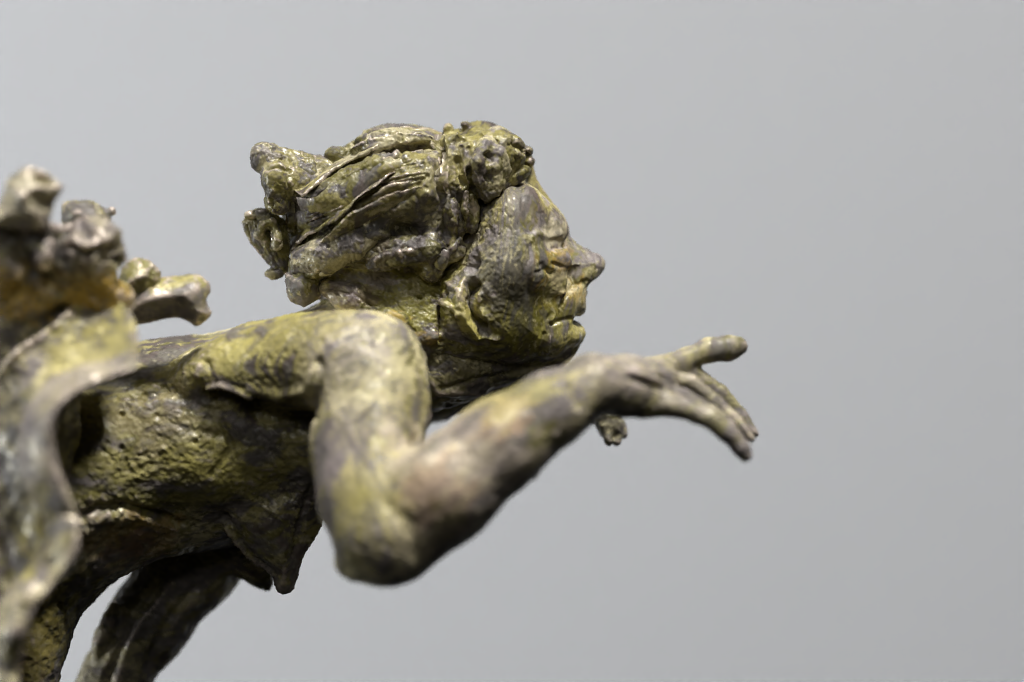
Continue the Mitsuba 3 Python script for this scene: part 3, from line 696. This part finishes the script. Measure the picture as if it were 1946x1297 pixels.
LOCKS = [
    # free edge (px, py, in front of the mass), hidden edge, thickness, bulge
    ([(562, 364, 26), (570, 371, 34), (580, 368, 36), (600, 352, 36), (634, 324, 36), (690, 292, 36), (745, 266, 34), (798, 257, 32), (820, 272, 30), (834, 311, 14)],
     [(556, 358, -16), (567, 360, -16), (578, 354, -16), (596, 341, -16), (630, 312, -16), (684, 281, -16), (740, 256, -14), (804, 246, -12), (834, 268, -12), (846, 312, -14)], 5, 2),
    ([(566, 374, 14), (590, 378, 30), (612, 366, 32), (640, 340, 32), (664, 324, 32), (690, 312, 32), (745, 299, 26), (801, 286, 12)],
     [(575, 412, -14), (600, 414, -4), (640, 406, 0), (676, 384, 2), (706, 358, 2), (735, 340, 0), (770, 332, -4), (815, 330, -10)], 5, 12),
    ([(750, 325, 20), (718, 350, 28), (676, 380, 32), (660, 399, 34), (640, 416, 34), (620, 428, 34), (590, 444, 30), (568, 462, 28), (555, 480, 18)],
     [(775, 318, -16), (730, 334, -18), (690, 364, -18), (664, 386, -18), (644, 402, -18), (622, 414, -18), (590, 430, -18), (568, 446, -18), (553, 456, -14)], 5, 0),
    ([(801, 353, 18), (745, 366, 26), (704, 386, 30), (668, 406, 33), (640, 430, 34), (612, 458, 34), (584, 467, 34), (562, 480, 28)],
     [(815, 374, -14), (760, 388, -6), (720, 408, -4), (690, 424, -4), (664, 446, -2), (636, 468, 4), (606, 484, 10), (575, 498, 12)], 5, 4),
    ([(834, 256, 6), (841, 290, 13), (837, 330, 14), (846, 368, 8)], [(862, 262, -10), (866, 300, -2), (862, 340, -2), (860, 372, -8)], 4, 5),
    ([(546, 380, 10), (543, 412, 16), (545, 440, 8)], [(560, 384, -10), (562, 414, -10), (560, 440, -10)], 4, 2),
    ([(800, 320, 16), (770, 345, 22), (735, 352, 20), (705, 372, 14)], [(812, 345, -8), (780, 362, -4), (745, 368, -4), (712, 384, -6)], 4, 5),
    ([(690, 250, 6), (740, 244, 14), (800, 244, 12), (838, 254, 6)], [(690, 262, -10), (740, 258, -6), (800, 254, -8), (836, 262, -10)], 4, 4),
]
key = ST + '__hair__lock'
for i, (a, b, th, bulge) in enumerate(LOCKS):
    ea = resample([on_hair(*q) for q in a], 90)
    ea = ea + np.stack([fbm(ea, 22, 3, 90 + 3 * i + k) for k in range(3)], 1) * 4.5                 # ragged edge
    v, f = sheet(ea, [on_hair(*q) for q in b], th, n=90, m=16, bulge=bulge, wave=3, seed=i)
    v, f = refine(v, f, lambda m: np.full(len(m), 2.2))
    v = roughen(v, f, 0.5, 40 + i)
    k = key if i == 0 else f'{key}_{i:03d}'
    put(k, v, f, seed=30 + i, wear=1.0, pale=-0.12, tone=0.7, edge=resample(ea, 600))

# ---------------------------------------------------------------- drapery on the back
LUMPS = [
    Relief([(-70, 425), (-10, 396), (8, 362), (28, 326), (60, 316), (92, 325), (115, 346), (118, 364), (106, 382), (103, 409), (90, 436), (62, 446), (0, 446), (-70, 480)], -480, 62, slope=1.6, k=8, smooth=1, h=4),
    Relief([(112, 450), (124, 428), (150, 414), (190, 408), (216, 418), (233, 440), (248, 474), (245, 497), (230, 520), (216, 541), (190, 566), (150, 550), (125, 505), (114, 470)], -405, 72, slope=1.5, k=8, smooth=1, h=4),
    Relief([(112, 430), (116, 386), (132, 375), (166, 374), (197, 390), (212, 404), (210, 440), (160, 460)], -235, 50, slope=1.8, k=8, smooth=1, h=4),
    Relief([(215, 560), (226, 515), (240, 499), (263, 489), (290, 498), (310, 522), (300, 550), (250, 575)], -235, 50, slope=1.8, k=8, smooth=1, h=4),
]
DRAPE = [
    *LUMPS, ell(40, 490, -420, (100, 60, 74), 30), ell(212, 402, -230, (8, 8, 8), 4), ell(82, 334, -530, (14, 30, 9), 8, '-', -25), ell(72, 388, -538, (22, 18, 22), 10, '-'), ell(24, 400, -535, (22, 18, 16), 10, '-'),
    ell(110, 520, -370, (110, 60, 60), 24), ell(190, 566, -350, (60, 60, 36), 20), ell(30, 566, -390, (70, 50, 44), 30), ell(60, 490, -405, (90, 50, 60), 30),
    ell(40, 650, -290, (210, 110, 90), 30), ell(40, 800, -260, (110, 150, 220), 50),
]
v, f = surface_nets(DRAPE, 6.5, lo=P(-60, 1120, -600), hi=P(420, 290, -60))
v, f = refine(v, f, lambda m: np.where(m[:, 1] < -150, 3.6, 6.5))
v = project(DRAPE, v)
n = normals(v, f)
CUTS = [([(70, 326), (90, 340)], -520, 9, -24), ([(60, 372), (80, 392), (90, 385)], -540, 10, -12), ([(20, 352), (40, 372)], -540, 9, 8), ([(0, 432), (50, 436), (90, 425)], -530, 6, 8), ([(136, 455), (160, 470), (190, 462)], -450, 8, 9), ([(140, 470), (165, 484), (195, 474), (225, 468)], -450, 7, -12), ([(195, 420), (215, 440), (200, 460), (185, 440)], -450, 6, 9), ([(200, 490), (235, 495)], -440, 6, -9), ([(150, 425), (165, 445)], -450, 8, -12),
        ([(0, 445), (60, 448), (110, 430)], -500, 12, -14), ([(120, 440), (118, 500), (100, 540)], -440, 14, -22), ([(40, 480), (60, 520)], -480, 16, -20), ([(228, 480), (240, 500)], -400, 7, -12), ([(20, 560), (70, 530), (130, 540), (200, 570)], -430, 14, -14)]
v = v + n * carve(v, n, CUTS)[:, None]
v = roughen(v, f, 1.5, 51)
put(ST + '__drapery', v, f, seed=14, wear=0.9, tone=0.85, zones=[('lilac', (50, 380, -520), (90, 80, 90), 0.9), ('cream', (60, 360, -520), (80, 80, 70), 0.7), ('ochre', (10, 560, -430), (90, 120, 50), 1.0), ('ochre', (180, 556, -400), (110, 120, 44), 1.0), ('olive', (265, 525, -260), (60, 90, 44), 0.9), ('lilac', (180, 450, -450), (80, 80, 60), 0.5), ('coal', (100, 500, -430), (70, 80, 60), 0.6), ('coal', (10, 900, -400), (60, 160, 160), 0.8)])  # last coal zone paints shade into the deep drapery recess

CURL = [(200, 600), (232, 566), (252, 543), (293, 527), (339, 520), (372, 518), (392, 530), (403, 551), (401, 566), (408, 574), (402, 586), (406, 594), (396, 608), (372, 623), (357, 612), (334, 605), (294, 611), (256, 622), (220, 640)]
RIBBON = [Relief(CURL, -225, 52, slope=1.5, k=6, smooth=1), Cone(P(400, 585, -250), 12, P(410, 560, -200), 10, 8, '-'), ell(310, 604, -300, (120, 52, 40), 20, '-', 4)]
v, f = surface_nets(RIBBON, 4.5)
v = project(RIBBON, v)
put(ST + '__drapery__ribbon', roughen(v, f, 0.8, 61), f, seed=61, zones=[('khaki', (330, 532, -230), (100, 80, 26), 0.8), ('coal', (404, 570, -225), (14, 60, 40), 0.7), ('lilac', (320, 590, -250), (90, 60, 26), 0.6)])  # khaki paints the lit top, lilac the shaded underside

RIM = [(238, 576, -420), (252, 610, -470), (258, 660, -500), (252, 696, -520), (214, 712, -530), (166, 728, -535), (118, 752, -540), (86, 794, -540), (78, 850, -540), (92, 905, -540), (118, 955, -535), (132, 1010, -525), (124, 1066, -525), (84, 1130, -530), (48, 1190, -530), (34, 1250, -525), (30, 1340, -520)]
BACK = [(150, 560, -360), (140, 580, -380), (120, 600, -400), (96, 620, -410), (70, 640, -420), (40, 660, -425), (10, 690, -430), (-20, 740, -430), (-40, 800, -420), (-50, 860, -420), (-50, 920, -430), (-50, 980, -440), (-50, 1040, -450), (-55, 1100, -460), (-60, 1170, -460), (-60, 1250, -460), (-60, 1340, -460)]
v, f = sheet([P(*q) for q in RIM], [P(*q) for q in BACK], 16, n=220, m=40, bulge=-34, wave=14, seed=71)
v, f = refine(v, f, lambda m: np.full(len(m), 4.2))
put(ST + '__drapery__fold', roughen(v, f, 0.9, 71), f, seed=71, pale=0.05, zones=[('khaki', (190, 650, -480), (110, 120, 80), 0.7), ('coal', (10, 860, -430), (50, 120, 160), 0.8)])  # coal zone paints the shade inside the fold
v, f = sheet([P(*q) for q in [(258, 690, -560), (254, 704, -570), (216, 718, -585), (166, 738, -590), (124, 768, -590), (102, 808, -585), (102, 852, -580), (112, 900, -580), (134, 952, -575), (146, 1000, -565), (142, 1052, -556)]],
             [P(*q) for q in [(250, 640, -515), (240, 672, -520), (206, 690, -525), (150, 704, -530), (88, 736, -530), (52, 788, -528), (44, 852, -528), (56, 912, -528), (86, 968, -525), (106, 1016, -520), (108, 1060, -520)]], 16, n=140, m=16, bulge=10, wave=5, seed=72)
v, f = refine(v, f, lambda m: np.full(len(m), 4.2))
put(ST + '__drapery__hem', roughen(v, f, 0.6, 72), f, seed=72, pale=0.3, zones=[('lilac', (130, 780, -570), (160, 120, 120), 0.6)])  # pale colour also paints in the light on the rim
v, f = sheet([P(*q) for q in [(148, 985, -575), (148, 1040, -585), (130, 1080, -590), (92, 1120, -590), (62, 1160, -585), (40, 1230, -575), (30, 1330, -570)]],
             [P(*q) for q in [(96, 960, -500), (86, 1030, -500), (60, 1080, -510), (26, 1120, -520), (0, 1170, -520), (-16, 1240, -515), (-20, 1330, -510)]], 16, n=120, m=26, bulge=24, wave=14, seed=73)
v, f = refine(v, f, lambda m: np.full(len(m), 4.2))
put(ST + '__drapery__fold_001', roughen(v, f, 0.9, 73), f, seed=73, pale=0.15)
print('triangles', sum(len(x[1]) for x in meshkit.WRITTEN.values()))
